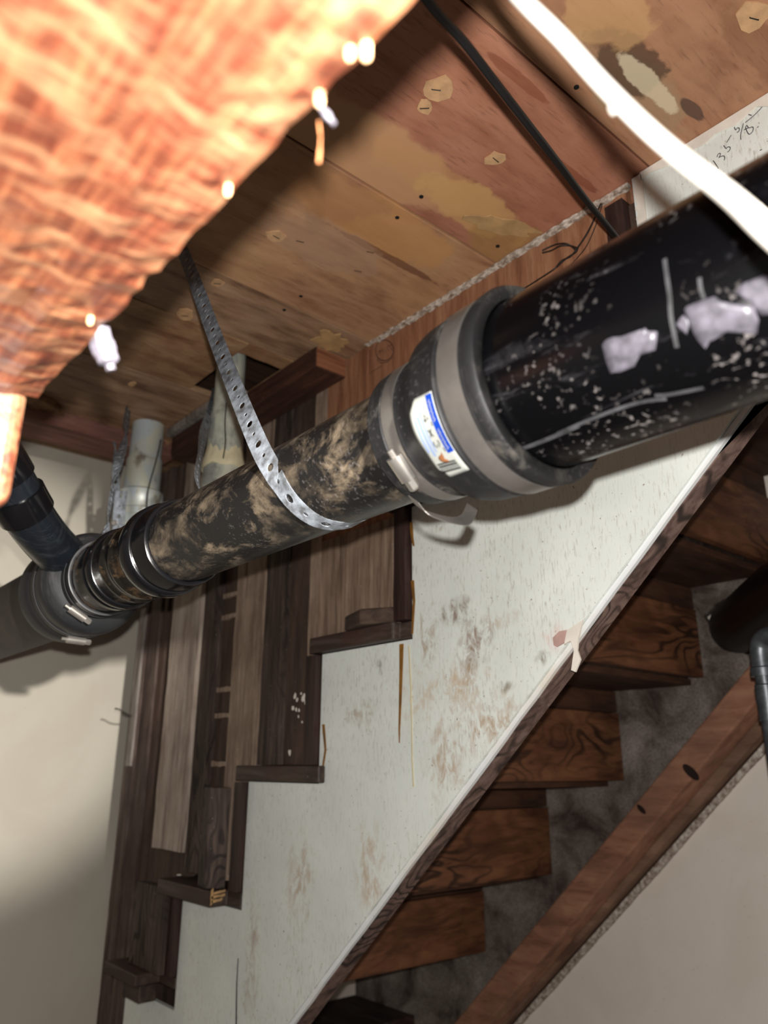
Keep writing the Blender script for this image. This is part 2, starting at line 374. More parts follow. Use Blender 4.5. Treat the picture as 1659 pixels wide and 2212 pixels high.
# stair geometry, all seen from the sides: tread undersides, riser planes
TZ = [.575, .375, .175, -.025, -.228, -.415, -.615]
RX = [-.405, -.63, -.812, -1.030, -1.237, -1.447, -1.655]

MB().box(-2.06, 1.6, -1.6, 1.6, -1.46, -1.42).build('floor', M['floor'], kind='structure')
MB().box(-2.10, -2.05, -1.6, 1.62, -1.42, H+.2).build('wall_left', M['wall_left'], kind='structure')
MB().box(-2.05, 1.6, 1.565, 1.61, -1.42, H+.2).build('wall_far', M['wall_far'], kind='structure')
# ceiling boards running away from the camera, butt joints open by a few millimetres
ceil = thing('ceiling', (-.2, 0, H), kind='structure')
MB().box(-2.05, 1.6, -1.6, 1.565, H+.12, H+.14).build('subfloor', M['subfloor'], ceil)
hole = (-1.292, -1.105, .597, .70)
seams = [-1.56, -1.29, -1.065, -.918, -.626, -.372, -.05, .30, .62, .95, 1.6]
cm = [3, 4, 3, 2, 1, 0, 0, 1, 0, 1]
for i in range(10):
    a, b = seams[i], seams[i+1]-.003
    if i == 1:
        pl = [(a, -1.6), (b, -1.6), (b, 1.56), (hole[1]-.004, 1.56), (hole[1]-.004, .70), (hole[0]+.004, .70), (hole[0]+.004, 1.56), (a, 1.56)]
        pl = [(a, -1.6), (b, -1.6), (b, 1.56), (a, 1.56)]
        MB().box(a, b, -1.6, .597, H, H+.012).build('board', M['ceil'][cm[i]], ceil, bevel=.001)
        MB().prism(jag([(hole[1], .597), (b, .597), (b, 1.56), (hole[1], 1.56)], .02, .002), 'z', H, H+.012).build('board', M['ceil'][cm[i]], ceil)
        MB().box(a, hole[1], .70, 1.56, H, H+.012).build('board', M['ceil'][cm[i]], ceil, bevel=.001)
        continue
    MB().box(a, b, -1.6, 1.56, H-(.0012 if i % 2 else 0), H+.012).build('board', M['ceil'][cm[i]], ceil, bevel=.001)
MB().box(-2.05, -1.562, -1.6, 1.56, H+.108, H+.118).build('board', M['ceil'][3], ceil)
# torn light edge of the boards over the header
pl = jag([(-1.563, .0), (-1.563, .70)], .02, .004, False)
MB().prism([(-1.575, .0)]+pl+[(-1.575, .70)], 'z', H-.010, H+.002).build('torn_edge', M['raw_edge'], ceil)
pl = [(-1.57, .30)]+jag([(-1.535, .31), (-1.50, .36), (-1.52, .41), (-1.55, .44)], .012, .004, False)+[(-1.57, .45)]
MB().prism(pl, 'z', H-.014, H-.001).build('torn_edge', M['raw_edge'], ceil)
# header lumber at the left wall
hd = thing('ceiling_header', (-1.61, .3, .673), label='reddish flat lumber under the ceiling above the cream wall, far left', cat='lumber')
MB().box(-1.662, -1.56, -.9, .70, .673, H-.001).build('header_board', M['header'], hd, bevel=.002)
# front plank wall beside the stairs
ws = thing('wall_stair', (-1.2, .77, -.6), kind='structure')

# ---- stairs
st = thing('staircase', (-1.0, 1.13, -1.42), label='steep wooden staircase seen from below, with white side panel and dark stained treads', cat='staircase')
slope = .917
def diag(x): return .325+slope*(x+.343)
# white painted panel: saw tooth edge above, straight diagonal edge below
def top_z(x):
    if x > -.398: return H-.002
    k = 0
    while k < 6 and x < RX[k+1]: k += 1
    return TZ[k]
cuts = sorted([-1.655, .10, -.398]+RX[1:6]+[-1.655+i*.0145 for i in range(1, 121)]); cuts = [c for i, c in enumerate(cuts) if i == 0 or c-cuts[i-1] > 1e-5]
mb = MB(); key = {}
def vid(x, z, y):
    k = (round(x, 5), round(z, 5), y)
    if k not in key: key[k] = len(mb.v); mb.v.append(Vector((x, y, z)))
    return key[k]
zb = [diag(c)+rnd(-.0012, .0012) for c in cuts]; ya, yb = D, D+.009
for i in range(len(cuts)-1):
    a, b = cuts[i], cuts[i+1]; t = top_z((a+b)/2); q = []
    for y in (ya, yb): q.append((vid(a, zb[i], y), vid(b, zb[i+1], y), vid(b, t, y), vid(a, t, y)))
    mb.f += [q[0], q[1][::-1], (q[0][0], q[1][0], q[1][1], q[0][1]), (q[0][3], q[0][2], q[1][2], q[1][3])]
    tp = top_z((cuts[i-1]+a)/2) if i else zb[0]
    if abs(tp-t) > 1e-4:
        mb.f.append((vid(a, tp, ya), vid(a, tp, yb), vid(a, t, yb), vid(a, t, ya)))
mb.f.append((vid(.10, zb[-1], ya), vid(.10, zb[-1], yb), vid(.10, H-.002, yb), vid(.10, H-.002, ya)))
mb.build('side_panel', M['white_panel'], st, label='white painted side panel with brown smudges and drips')
MB().prism([(.103, H-.002), (.103, diag(.10)), (.5, H-.25), (.9, H-.25), (.9, H-.002)], 'y', D, D+.009).build('upper_panel', M['drywall_up'], st)
# panel's thin white return and the stringer behind it
sy0, sy1 = D+.010, D+.040
pl = [(RX[6], diag(RX[6])-.006)]+[(x, diag(x)-.010) for x in (-1.2, -.8, -.4)]+[(.2, diag(.2)-.010), (.2, H-.03)]
up_e = [(-.42, TZ[0]-.03)]
for i in range(6): up_e += [(RX[i+1]+.004, TZ[i]-.03), (RX[i+1]+.004, TZ[i+1]-.005)]
MB().prism(pl+[(-.3, H-.03)]+up_e, 'y', sy0, sy1).build('stringer', M['stringer'], st, label='brown near stringer edge behind the white panel')
# far stringer, grey and mouldy
cut = blob(0, 0, 1, 1, 4)
hx, hz = on(1600, 1335, 1, YF).x, on(1600, 1335, 1, YF).z
def xz(px, py): q = on(px, py, 1, YF); return (q.x, q.z)
edge = [xz(*p) for p in ((1659, 1262), (1600, 1285), (1560, 1296), (1545, 1305), (1530, 1322), (1519, 1331), (1528, 1345), (1538, 1362), (1545, 1380), (1556, 1392), (1571, 1399), (1580, 1409), (1600, 1408), (1625, 1420), (1659, 1425))]
beamtop = lambda x: .144+.936*(x+.736)-.006
poly = [(-1.95, beamtop(-1.95)), (edge[-1][0]-.03, beamtop(edge[-1][0]-.03)), (.25, beamtop(.25)) ]
lowL = (-1.9, max(-1.42, beamtop(-1.9)))
fs_poly = [lowL, (edge[0][0]+.0, beamtop(edge[0][0]))]
ex = edge[0][0]
# left piece around the ragged hole, right piece beyond it
MB().prism([lowL, (ex, beamtop(ex)), (ex, edge[-1][1])]+edge[::-1][1:-1]+[(ex, edge[0][1]), (ex, H-.003), (-1.9, H-.003)], 'y', YF, YF+.018).build('far_stringer', M['far_string'], st, label='grey mouldy far stringer board')
MB().prism([(ex+.001, beamtop(ex)), (.05, beamtop(.05)), (.05, H-.003), (ex+.16, H-.003), (ex+.16, edge[0][1]+.02), (ex+.16, .25), (ex+.001, edge[-1][1])], 'y', YF, YF+.018).build('far_stringer', M['far_string'], st)
# orange cleat along the foot of the far stringer with two knot holes
a0, a1 = on(1005, 2180, 1, 1.46), on(1570, 1495, 1, 1.46); b0, b1 = on(1080, 2180, 1, 1.46), on(1650, 1495, 1, 1.46)
def L2(p, q, x): return p.z+(q.z-p.z)*(x-p.x)/(q.x-p.x)
cl = thing('diagonal_cleat', (-1.0, 1.49, -.2), label='orange brown diagonal timber with two dark knot holes, lower right', cat='timber')
xa, xb = -1.75, .1
MB().prism([(xa, L2(a0, a1, xa)), (xb, L2(a0, a1, xb)), (xb, L2(b0, b1, xb)), (xa, L2(b0, b1, xa))], 'y', 1.46, YF-.001).build('timber', M['far_beam'], cl, bevel=.004)
c0_, c1_ = on(1659, 1592, 1, 1.563), on(1110, 2209, 1, 1.563)
MB().prism([(xa, L2(c1_, c0_, xa)), (xb, L2(c1_, c0_, xb)), (xb, L2(b0, b1, xb)+.002), (xa, L2(b0, b1, xa)+.002)], 'y', YF+.0, 1.563).build('timber_back', M['far_beam2'], cl)
for px, py, rx in ((1493, 1668, .020), (1386, 1748, .012)):
    q = on(px, py, 1, 1.4592)
    mb = MB(); ang = math.radians(-42); n = 16; R = []
    for k, (s_, dy) in enumerate(((1.0, -.0012), (.8, -.0004), (.55, -.0002))):
        R.append([(q.x+(math.cos(t*math.tau/n)*rx*math.cos(ang)-math.sin(t*math.tau/n)*rx*.45*math.sin(ang))*s_, q.y+dy, q.z+(math.cos(t*math.tau/n)*rx*math.sin(ang)+math.sin(t*math.tau/n)*rx*.45*math.cos(ang))*s_) for t in range(n)])
    mb.rings(R).build('knot', M['riser_edge'], cl, label='dark oval knot')
# ragged pale paper edge of the far wall under the cleat
mb = MB(); top_ = []; bot_ = []
for k in range(70):
    x = -1.7+k*.026; z = .055+.917*(x+.669)+.004; zz = z+rnd(-.002, .002); top_.append((x, z+.012)); bot_.append((x, zz-.004))
mb.prism(top_+bot_[::-1], 'y', 1.555, 1.5649)
mb.build('trim_1', M['plaster'], kind='structure')

# treads and risers
tread_x = [(-.66, -.408), (-.86, -.633), (-1.05, -.838), (-1.262, -1.012), (-1.49, -1.285), (-1.66, -1.515), (-1.90, -1.66)]
outer = [.735, .735, .735, .735, .716, .70, .72]
for i, z in enumerate(TZ):
    th = .027 if i < 5 else .018
    x0, x1 = tread_x[i]; y0 = outer[i]
    tr = MB()
    # nosing end returns past the side panel
    e = .003
    tr.prism([(x0, y0+e), (x0+e, y0), (x1-e, y0), (x1, y0+e), (x1, D-.001 if i > 3 else D-.001), (RX[i]+(.0 if i < 4 else -.004), D-.001), (RX[i]-.004, YF-.001), (x0, YF-.001)], 'z', z+.0015+(.03 if i == 5 else 0), z+th+(.033 if i == 5 else 0))
    tr.build('tread', M['tread'], st, bevel=.003)
    if i == 5:
        MB().box(x0+.07, x1-.002, y0+.012, D-.002, z+.002, z+.031).build('nosing', M['tread'], st, bevel=.003)
    # underside boards
    MB().box(x0+.03, RX[i], D+.042, YF-.001, z-.012, z+.001).build('soffit_board', M['tread_under'], st, bevel=.001)
    # riser rising from this tread
    rz1 = (TZ[i-1] if i else H-.03)
    rx = RX[i]
    if i == 6: continue
    # near end, dark stained, visible beside the white panel
    MB().prism(jag([(rx-.028, z+th+.001+(.034 if i == 5 else 0)), (rx-.003, z+th+.001+(.034 if i == 5 else 0)), (rx-.003, rz1-.001), (rx-.028, rz1-.001)], .04, .0012), 'y', .738, D+.03).build('riser_end', M['riser_edge'], st)
    hgt = rz1-z; xr = rx+.012+(.012 if i > 2 else 0)
    MB().box(xr, xr+.017, D+.042, YF-.002, z+.001, z+hgt*.70).build('riser_board', M['riser_back'], st, bevel=.001)
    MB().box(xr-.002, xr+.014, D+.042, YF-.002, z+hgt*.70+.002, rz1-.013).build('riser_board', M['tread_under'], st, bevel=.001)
# white flap of peeled skin hanging from the stringer edge
q = on(1245, 1372, 1, D-.002); q2 = on(1246, 1448, 1, D+.002)
pl = [xz2 for xz2 in [(on(px, py, 1, D).x, on(px, py, 1, D).z) for px, py in ((1228, 1362), (1262, 1340), (1252, 1380), (1250, 1405), (1257, 1425), (1246, 1452), (1237, 1448), (1243, 1405), (1236, 1385), (1222, 1392))]]
MB().prism(pl, 'y', D-.003, D-.0005).build('peeled_flap', M['white'], st)
pl = [(on(px, py, 1, D).x, on(px, py, 1, D).z) for px, py in ((1196, 1378), (1210, 1364), (1232, 1360), (1236, 1372), (1222, 1388), (1205, 1398), (1198, 1394))]
MB().prism(pl, 'y', D-.002, D-.0003).build('peeled_patch', M['pink'], st)
# drips and crack on the white panel
def drip(pts, w0, w1, mat, nm):
    mb = MB(); P = [on(a, b, 1, D) for a, b in pts]; n = len(P)
    L = [(p.x, p.z) for p in P]; R_ = []
    for i, (x, z) in enumerate(L): R_.append((x+(w0+(w1-w0)*i/(n-1)), z))
    mb.prism(L+R_[::-1], 'y', D-.0014, D-.0002); return mb.build(nm, mat, st)
drip([(864, 1392), (864, 1450), (863, 1520), (862, 1575), (863, 1605)], .0085, .001, M['amber'], 'amber_drip')
drip([(883, 1395), (887, 1480), (889, 1560), (890, 1640), (893, 1700)], .0022, .0022, M['cream_glue'], 'glue_run')
drip([(515, 2070), (512, 2120), (511, 2160), (510, 2230)], .0005, .0022, M['black'], 'crack')
for pts in (((886, 1130), (889, 1160), (893, 1180)), ((889, 1255), (893, 1300), (890, 1370)), ((697, 1565), (702, 1620), (694, 1680))):
    drip(pts, .006, .003, M['amber'], 'glue_smear')
# thin white return strip along the lower edge
mb = MB(); A = []; B = []
for k in range(60):
    x = -1.66+k*.0295; A.append((x, diag(x)-.0005)); B.append((x, diag(x)-.009+rnd(-.001, .001)))
mb.prism(A+B[::-1], 'y', D+.004, D+.0095).build('edge_strip', M['drywall_up'], st)

# ---- plank wall standing on the stairs
y0 = .757
def plank(nm, xl, xr, z0, z1, mat, dy=0., th=.018, amp=.0012, lab=None):
    MB().prism(jag([(xl+.0008, z0), (xr-.0008, z0), (xr-.0008, z1), (xl+.0008, z1)], .035, amp), 'y', y0+dy, y0+dy+th).build(nm, mat, ws, label=lab)
ZT = .708
plank('post', -1.80, -1.748, -1.4, ZT, M['post'], 0, .06)
plank('post', -1.747, -1.69, -.60, ZT, M['post'], .004, .05)
plank('plank', -1.689, -1.665, -.60, ZT, M['umber_plank'], .010)
plank('plank', -1.664, -1.608, -.36, ZT, M['umber_plank'], .016)
plank('plank', -1.607, -1.476, -.158, ZT, M['light_plank'], -.004, .016, .0022, 'pale weathered plank that stops short above a tread')
plank('plank', -1.607, -1.476, -.37, -.160, M['umber_plank'], .012)
plank('plank', -1.475, -1.416, -.19, ZT, M['dark_plank'], .004)
plank('plank', -1.415, -1.337, -.19, ZT, M['umber_plank'], .018, .012)
plank('plank', -1.336, -1.305, -.19, ZT, M['tan_plank'], 0)
plank('plank', -1.304, -1.232, -.18, ZT, M['tan_plank'], .001)
plank('plank', -1.231, -1.1525, .0035, ZT, M['dark_plank'], .003)
plank('plank', -1.1515, -1.083, .0035, ZT, M['umber_plank'], .005)
plank('plank', -1.082, -1.048, .0035, ZT, M['tan_plank'], -.002)
plank('plank', -1.665, -1.45, -.60, -.375, M['umber_plank'], .03)
# grey strip on the far left post
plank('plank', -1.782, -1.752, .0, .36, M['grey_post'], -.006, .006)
# cross battens showing in the recess
for z in (.33, .285, .14, .09, .0, -.05):
    MB().prism(jag([(-1.412, z), (-1.340, z), (-1.340, z+.008), (-1.412, z+.010)], .01, .0012), 'y', y0+.012, y0+.018).build('batten', M['tan_plank'], ws)
# plywood sheet: on tread, along ceiling
def P2(x0_, x1_, z0_): return None
sheet = [(-1.046, TZ[2]+.029), (RX[2]-.030, TZ[2]+.029), (RX[2]-.030, TZ[1]+.029), (RX[1]-.03, TZ[1]+.029), (RX[1]-.03, TZ[0]+.029), (-.412, TZ[0]+.029), (-.412, ZT), (-.995, ZT), (-1.046, ZT)]
MB().prism(sheet, 'y', y0, y0+.012).build('plywood_panel', M['ply'], ws, label='orange brown plywood sheet')
MB().prism([(-1.047, TZ[2]+.028), (RX[2]-.031, TZ[2]+.028), (RX[2]-.031, .372), (-1.047, .372)], 'y', y0-.003, y0-.0005).build('plywood_panel', M['grey_ply'], ws, label='grey brown plywood sheet standing on the tread')
MB().prism(jag([(-.411, TZ[0]+.029), (-.3865, TZ[0]+.029), (-.3865, .675), (-.411, .675)], .02, .001), 'y', y0-.004, y0+.02).build('corner_strip', M['umber_plank'], ws)
# cream plaster crumbs along the joint of ceiling and plywood
def crumbs(p, q, wd, yy0, yy1, mat=M['plaster'], step=.007):
    """ragged bead lying in the joint between ceiling and wall"""
    n = int(abs(q-p)/step); T_ = []; B_ = []
    for i in range(n+1):
        x = p+(q-p)*i/n; T_.append((x, H-.0015)); B_.append((x, H-.0015-wd*rnd(.6, 1.1)))
    return MB().prism(T_+B_[::-1], 'y', yy0, yy1).build('plaster_bead', mat, ws, label='crumbling cream plaster bead in the ceiling joint')
crumbs(-.90, -.405, .0085, y0-.006, y0+.001)
mb = MB(); A = []; B = []
for i in range(70):
    x = -.93+i*.0075; A.append((x, y0+.001)); B.append((x, y0-.005-rnd(0, .004)))
mb.prism(A+B[::-1], 'z', H-.004, H-.0015).build('plaster_bead', M['plaster'], ws)
# ragged torn paper over the white drywall's top edge
mb = MB(); A = []; B = []
for i in range(60):
    x = -.385+i*.012; A.append((x, H-.002)); B.append((x, H-.010-rnd(0, .010)))
mb.prism(A+B[::-1], 'y', D-.0022, D-.0004).build('torn_edge', M['white'], st)
mb = MB(); A = []; B = []
for i in range(22):
    z = .60+i*.005; A.append((-.384, z)); B.append((-.392-rnd(0, .006), z))
mb.prism(A+B[::-1], 'y', D-.0022, D-.0004).build('torn_edge', M['white'], st)
# paint flecks on the umber plank
mb = MB()
for px, py, r in ((636, 1505, 4), (641, 1512, 3), (655, 1508, 5), (660, 1516, 4), (650, 1498, 2), (632, 1530, 3), (639, 1533, 2.5), (645, 1535, 2), (625, 1626, 4), (644, 1548, 1.5), (652, 1560, 1.5)):
    q = on(px, py, 1, y0+.004); mb.prism(blob(q.x, q.z, r*.0009, r*.0014, 9, .35), 'y', y0+.0042, y0+.0052)
mb.build('paint_fleck', M['white'], ws, kind='stuff')
# stamp on plywood: oval mark with unreadable scribble and a bracket
mb = MB(); NY = Vector((0, -1, 0))
def onply(px, py): return on(px, py, 1, y0)
cx, cy = 831, 757
oval = [onply(cx+20*math.cos(t*math.tau/24)*.95+6*math.sin(t*math.tau/24)*-.6, cy-22*math.sin(t*math.tau/24)-8*math.cos(t*math.tau/24)*.6) for t in range(25)]
strip(mb, oval, NY, .0016, .0006)
for pts in (((817, 766), (820, 757), (823, 765), (826, 754), (829, 763), (831, 752), (834, 762), (837, 750), (840, 759), (843, 748), (846, 757)), ((819, 760), (826, 757)), ((838, 748), (846, 745)),
            ((800, 757), (799, 807), (826, 790)), ((815, 776), (824, 785), (838, 782), (850, 770))):
    strip(mb, [onply(*p) for p in pts], NY, .0012, .0006)
mb.build('ink_stamp', M['ink'], ws, label='dark oval ink stamp')
# pencilled sum on the white wall: 1 3 5 - 5/8 -
mb = MB()
def onw(zx, zy): return on(1400+zx*259/1637, 150+zy*259/1637, 1, D)
for pts in (((892, 1248), (930, 1300), (966, 1360)),
            ((945, 1200), (960, 1160), (990, 1150), (985, 1185), (970, 1205), (1000, 1190), (1040, 1185), (1050, 1215), (1042, 1245)),
            ((1035, 1040), (1068, 1082), (1095, 1060), (1125, 1070), (1115, 1110), (1085, 1132)),
            ((1075, 1002), (1105, 955), (1140, 898)),
            ((1180, 790), (1200, 830), (1225, 800), (1250, 812), (1242, 850), (1215, 862)),
            ((1272, 965), (1268, 900), (1290, 800), (1305, 740)),
            ((1310, 830), (1340, 815), (1370, 800), (1350, 770), (1335, 800), (1365, 870), (1390, 888), (1430, 850), (1440, 800), (1420, 790), (1395, 800), (1375, 800)),
            ((1210, 755), (1230, 715), (1262, 672)), ((1495, 800), (1512, 778)), ((1527, 1110), (1560, 1095)), ((1090, 550), (1108, 592)),
            ((1330, 730), (1440, 640), (1520, 560), (1620, 450)), ((1250, 640), (1330, 612), (1420, 632))):
    mb = MB(); strip(mb, smooth_path([onw(*p) for p in pts], 4), NY, .0011, .0007); mb.build('pencil_mark', M['pencil'], st)

# dark joist block against the wall, and shorter light-topped lumber by the left header
jt = thing('joist_block', (-1.25, .72, .668), label='dark red lumber block with ring-grained end fixed under the ceiling', cat='lumber')
MB().box(-1.555, -.992, .688, .755, .668, H-.002).build('lumber', M['joist'], jt, bevel=.002)
MB().box(-.9925, -.990, .690, .753, .670, H-.004).build('end_grain', M['joist_end'], jt)
# front lumber: measured corner points
c0 = on(354, 950, 2, .69); 
lt = thing('ledger_block', (-1.42, .66, .64), label='grey-edged short lumber between the two vertical pipes', cat='lumber')
MB().box(-1.50, -1.22, .662, .685, .655, .692).build('lumber', M['joist'], lt, bevel=.002)
MB().box(-1.50, -1.22, .648, .686, .6925, H-.002).build('grey_batten', M['grey_post'], lt, bevel=.001)

# ================================================================== DRAIN PIPES
AY, AZ = .366, .236
def cyl(x, th, r): t = math.radians(th); return Vector((x, AY+r*math.cos(t), AZ+r*math.sin(t)))
def cn(p): return Vector((0, p.y-AY, p.z-AZ)).normalized()
bp = thing('drain_pipe_large', (0, AY, AZ-.057), label='large glossy black drain pipe with white scuffs, right foreground', cat='pipe')
MB().lathe([(-.272-.02, .057), (.2, .057), (.75, .057)], (0, AY, AZ), (1, 0, 0), 96).build('pipe', M['pipe_big'], bp, smooth=True)
def patch(name, par, mat, pts, r, label=None):
    """thin curved scrap on the pipe: outline in (x, theta)"""
    cx_ = sum(p[0] for p in pts)/len(pts); ct = sum(p[1] for p in pts)/len(pts)
    ring = []
    n = len(pts)
    for i in range(n):
        a, b = pts[i], pts[(i+1) % n]; ring.append(a); ring.append(((a[0]+b[0])/2+rnd(-.001, .001), (a[1]+b[1])/2+rnd(-.8, .8)))
    vs = []; fs = []; m = len(ring)
    for s_ in (1, .66, .33):
        vs += [cyl(cx_+(x-cx_)*s_, ct+(t-ct)*s_, r+.0006) for x, t in ring]
    vs.append(cyl(cx_, ct, r+.0006))
    for k in range(2):
        for i in range(m): fs.append((k*m+i, k*m+(i+1) % m, (k+1)*m+(i+1) % m, (k+1)*m+i))
    for i in range(m): fs.append((2*m+i, 2*m+(i+1) % m, 3*m))
    return MB().add(vs, fs).build(name, mat, par, smooth=True, solid=.0006, label=label)
def xt(px, py, r):
    v = ray(px, py); a = v.y**2+v.z**2; b = -2*(v.y*AY+v.z*AZ); c = AY**2+AZ**2-r*r; s = b*b-4*a*c
    t = (-b-math.sqrt(max(0, s)))/2/a; h = v*t; th = math.degrees(math.atan2(h.z-AZ, h.y-AY))
    return (h.x, th-360 if th > 0 else th)
for pts in (((1302, 745), (1312, 733), (1345, 726), (1385, 712), (1393, 708), (1398, 715), (1421, 716), (1417, 755), (1385, 765), (1372, 790), (1340, 803), (1320, 806)),
            ((1480, 668), (1500, 655), (1545, 640), (1580, 655), (1630, 660), (1640, 690), (1635, 720), (1570, 715), (1530, 740), (1525, 752), (1500, 720)),
            ((1588, 630), (1610, 610), (1650, 595), (1690, 590), (1690, 680), (1645, 680), (1620, 650)),
            ((1461, 700), (1478, 680), (1490, 705), (1485, 722))):
    patch('label_residue', bp, M['scrap'], [xt(*p, .057) for p in pts], .057, label='pale torn label residue')
mb = MB()
strip(mb, smooth_path([cyl(*xt(*p, .057), .057) for p in ((1437, 560), (1442, 600), (1448, 640), (1450, 680), (1456, 715), (1463, 750))], 4), cn, .0022, .0006)
strip(mb, smooth_path([cyl(*xt(*p, .057), .057) for p in ((1512, 600), (1515, 625), (1522, 645))], 4), cn, .002, .0006)
strip(mb, smooth_path([cyl(*xt(*p, .057), .057) for p in ((1205, 935), (1300, 895), (1380, 868), (1440, 860))], 4), cn, .0024, .0006)
strip(mb, smooth_path([cyl(*xt(*p, .057), .057) for p in ((1415, 853), (1450, 850), (1520, 836))], 4), cn, .0024, .0006)
strip(mb, smooth_path([cyl(*xt(*p, .057), .057) for p in ((1105, 975), (1150, 960), (1200, 940), (1250, 918))], 4), cn, .003, .0006)
mb.build('scratch', M['scratch'], bp, label='grey dried drips and scratches')

sp = thing('drain_pipe_small', (-.58, AY, AZ-.0445), label='narrower dusty black drain pipe sloping away to the left', cat='pipe')
MB().lathe([(-.36, .0445), (-.79, .0445)], (0, AY, AZ), (1, 0, 0), 80).build('pipe', M['pipe_small'], sp, smooth=True)
# rubber reducer
rc = thing('rubber_reducer', (-.33, AY, AZ-.066), label='black rubber reducing coupling with a white and blue label, joining large and small pipe', cat='coupling')
prof = [(-.271, .0580), (-.271, .0660), (-.2735, .0672), (-.279, .0668), (-.281, .0645), (-.304, .0645), (-.306, .0658), (-.310, .0650), (-.326, .0640), (-.334, .0620), (-.339, .0580), (-.343, .0545), (-.349, .0528), (-.354, .0520), (-.356, .0528), (-.358, .0515), (-.370, .0515), (-.372, .0528), (-.378, .0520), (-.386, .0515), (-.3865, .0450)]
MB().lathe(prof, (0, AY, AZ), (1, 0, 0), 96, False).build('rubber_body', M['rubber'], rc, smooth=True, solid=.001)
def hose_clamp(par, x, r, wd, th, o=(AY, AZ), wid=.011, L=.022, band='steel'):
    b = MB().lathe([(x-wd/2, r), (x-wd/2, r+.0012), (x+wd/2, r+.0012), (x+wd/2, r)], (0, o[0], o[1]), (1, 0, 0), 96, False).build('clamp_band', M[band], par, smooth=True, solid=.0006)
    if th is None: return b
    t = math.radians(th); rad = Vector((0, math.cos(t), math.sin(t))); tan = Vector((0, -math.sin(t), math.cos(t)))
    c = Vector((x, o[0], o[1]))+rad*(r+.0055)
    hsg = []
    for s_ in (-1, 1):
        hsg.append([c+tan*s_*L/2+Vector((1, 0, 0))*math.cos(q*math.tau/12)*wid/2+rad*math.sin(q*math.tau/12)*.0052 for q in range(12)])
    h = MB().rings(hsg).build('screw_housing', M['bright'], b, smooth=True)
    MB().tube([c-tan*L*.78, c+tan*L*.5], .0022, 8).build('screw', M['bright'], b, smooth=True)
    mb = MB(); e = c+tan*L*.5; mb.lathe([(0, .0042), (.007, .0042), (.0085, .003)], e, tan, 6); mb.build('screw_head', M['bright'], b)
    return b
hose_clamp(rc, -.2925, .0652, .017, None)
cb = hose_clamp(rc, -.364, .0519, .0115, -133, L=.019, wid=.0135)
# loose notched tail of the small clamp band
tp = [far(893, 1078, .545), far(915, 1103, .543), far(950, 1118, .54), far(990, 1126, .54), far(1008, 1120, .545), far(1020, 1095, .56)]
P = smooth_path(tp, 6); mb = MB(); L = []
for i, p in enumerate(P):
    wv = Vector((-.7, -.2, .62)).normalized()*.0055; L += [p+wv, p-wv]
mb.add(L, [(2*i, 2*i+1, 2*i+3, 2*i+2) for i in range(len(P)-1)]).build('band_tail', M['steel'], cb, solid=.0007)
# maker's label
LR = .0658
def lx(t):   # left (torn) edge of the label, by theta
    u = (t+168)/49; return -.3295+(.003 if u > .9 else 0)-(.0022*math.sin(math.pi*min(1, u*1.6)))
lab = MB(); nt, nx = 22, 8; vs = []; fs = []
for i in range(nt+1):
    t = -168+49*i/nt; a = lx(t)+(.005*(1-i/3) if i < 3 else 0); b = -.3078
    for j in range(nx+1): vs.append(cyl(a+(b-a)*j/nx, t, LR+(.0004 if 0 < j < nx else 0)))
for i in range(nt):
    for j in range(nx): fs.append((i*(nx+1)+j, i*(nx+1)+j+1, (i+1)*(nx+1)+j+1, (i+1)*(nx+1)+j))
lb = lab.add(vs, fs).build('paper_label', M['label_white'], rc, solid=.0005, smooth=True, label='torn white label with a blue stripe reading 4 x 3')
def labpatch(nm, mat, x0_, x1_, t0, t1, n=12, lift=.0006):
    vs = []; 
    for i in range(n+1):
        t = t0+(t1-t0)*i/n; vs += [cyl(x0_, t, LR+lift), cyl(x1_, t, LR+lift)]
    return MB().add(vs, [(2*i, 2*i+1, 2*i+3, 2*i+2) for i in range(n)]).build(nm, mat, lb, solid=.0003)
labpatch('blue_stripe', M['label_blue'], -.3132, -.3081, -167, -133)
labpatch('blue_print', M['label_lblue'], -.3245, -.3225, -158, -134); labpatch('blue_print', M['label_lblue'], -.3275, -.3257, -156, -137)
labpatch('blue_print', M['label_lblue'], -.3215, -.3202, -160, -136)
mb = MB()
def glyph(t0, segs, hgt=.0044, wdg=4.4, x0_=-.3195, wd=.0008):
    for s_ in segs: strip(mb, [cyl(x0_+p[1]*hgt, t0+p[0]*wdg, LR+.0004) for p in s_], cn, wd, .0005)
glyph(-157.5, [((.7, 0), (.7, 1), (0, .3), (1, .3))])
glyph(-149, [((0, .1), (1, .8)), ((0, .8), (1, .1))], .0036)
glyph(-142, [((0, .9), (.5, 1), (.9, .75), (.45, .55), (.9, .3), (.5, 0), (0, .1))])
glyph(-152.2, [((0, 0), (.3, .3)), ((.5, 0), (.8, .3))], .003, 2.5, -.3145); glyph(-136.8, [((0, 0), (.3, .3)), ((.5, 0), (.8, .3))], .003, 2.5, -.3145)
for k in range(16):
    t = -129.5+k*.42; 
    if k in (3, 8, 11): continue
    strip(mb, [cyl(-.3262+.0011*0, t-.0, LR+.0004), cyl(-.3115, t+1.2, LR+.0004)], cn, .00025+(.0002 if k % 3 else 0), .0005)
mb.build('black_print', M['label_ink'], lb)
mb = MB()
for t0, t1 in ((-164, -151), (-147.5, -134.5)):
    n = 22; pts = [cyl(-.3106+.0008*math.sin(i*2.1)+.0003*math.sin(i*5.), t0+(t1-t0)*i/n, LR+.0006) for i in range(n)]
    strip(mb, pts, cn, .0005, .0006)
mb.build('white_print', M['label_white'], lb)
patch('rust_spot', lb, M['rust'], [(-.3205, -133.5), (-.3175, -135), (-.3185, -130), (-.316, -128.5), (-.3185, -128.8), (-.322, -131.5)], LR+.0004)

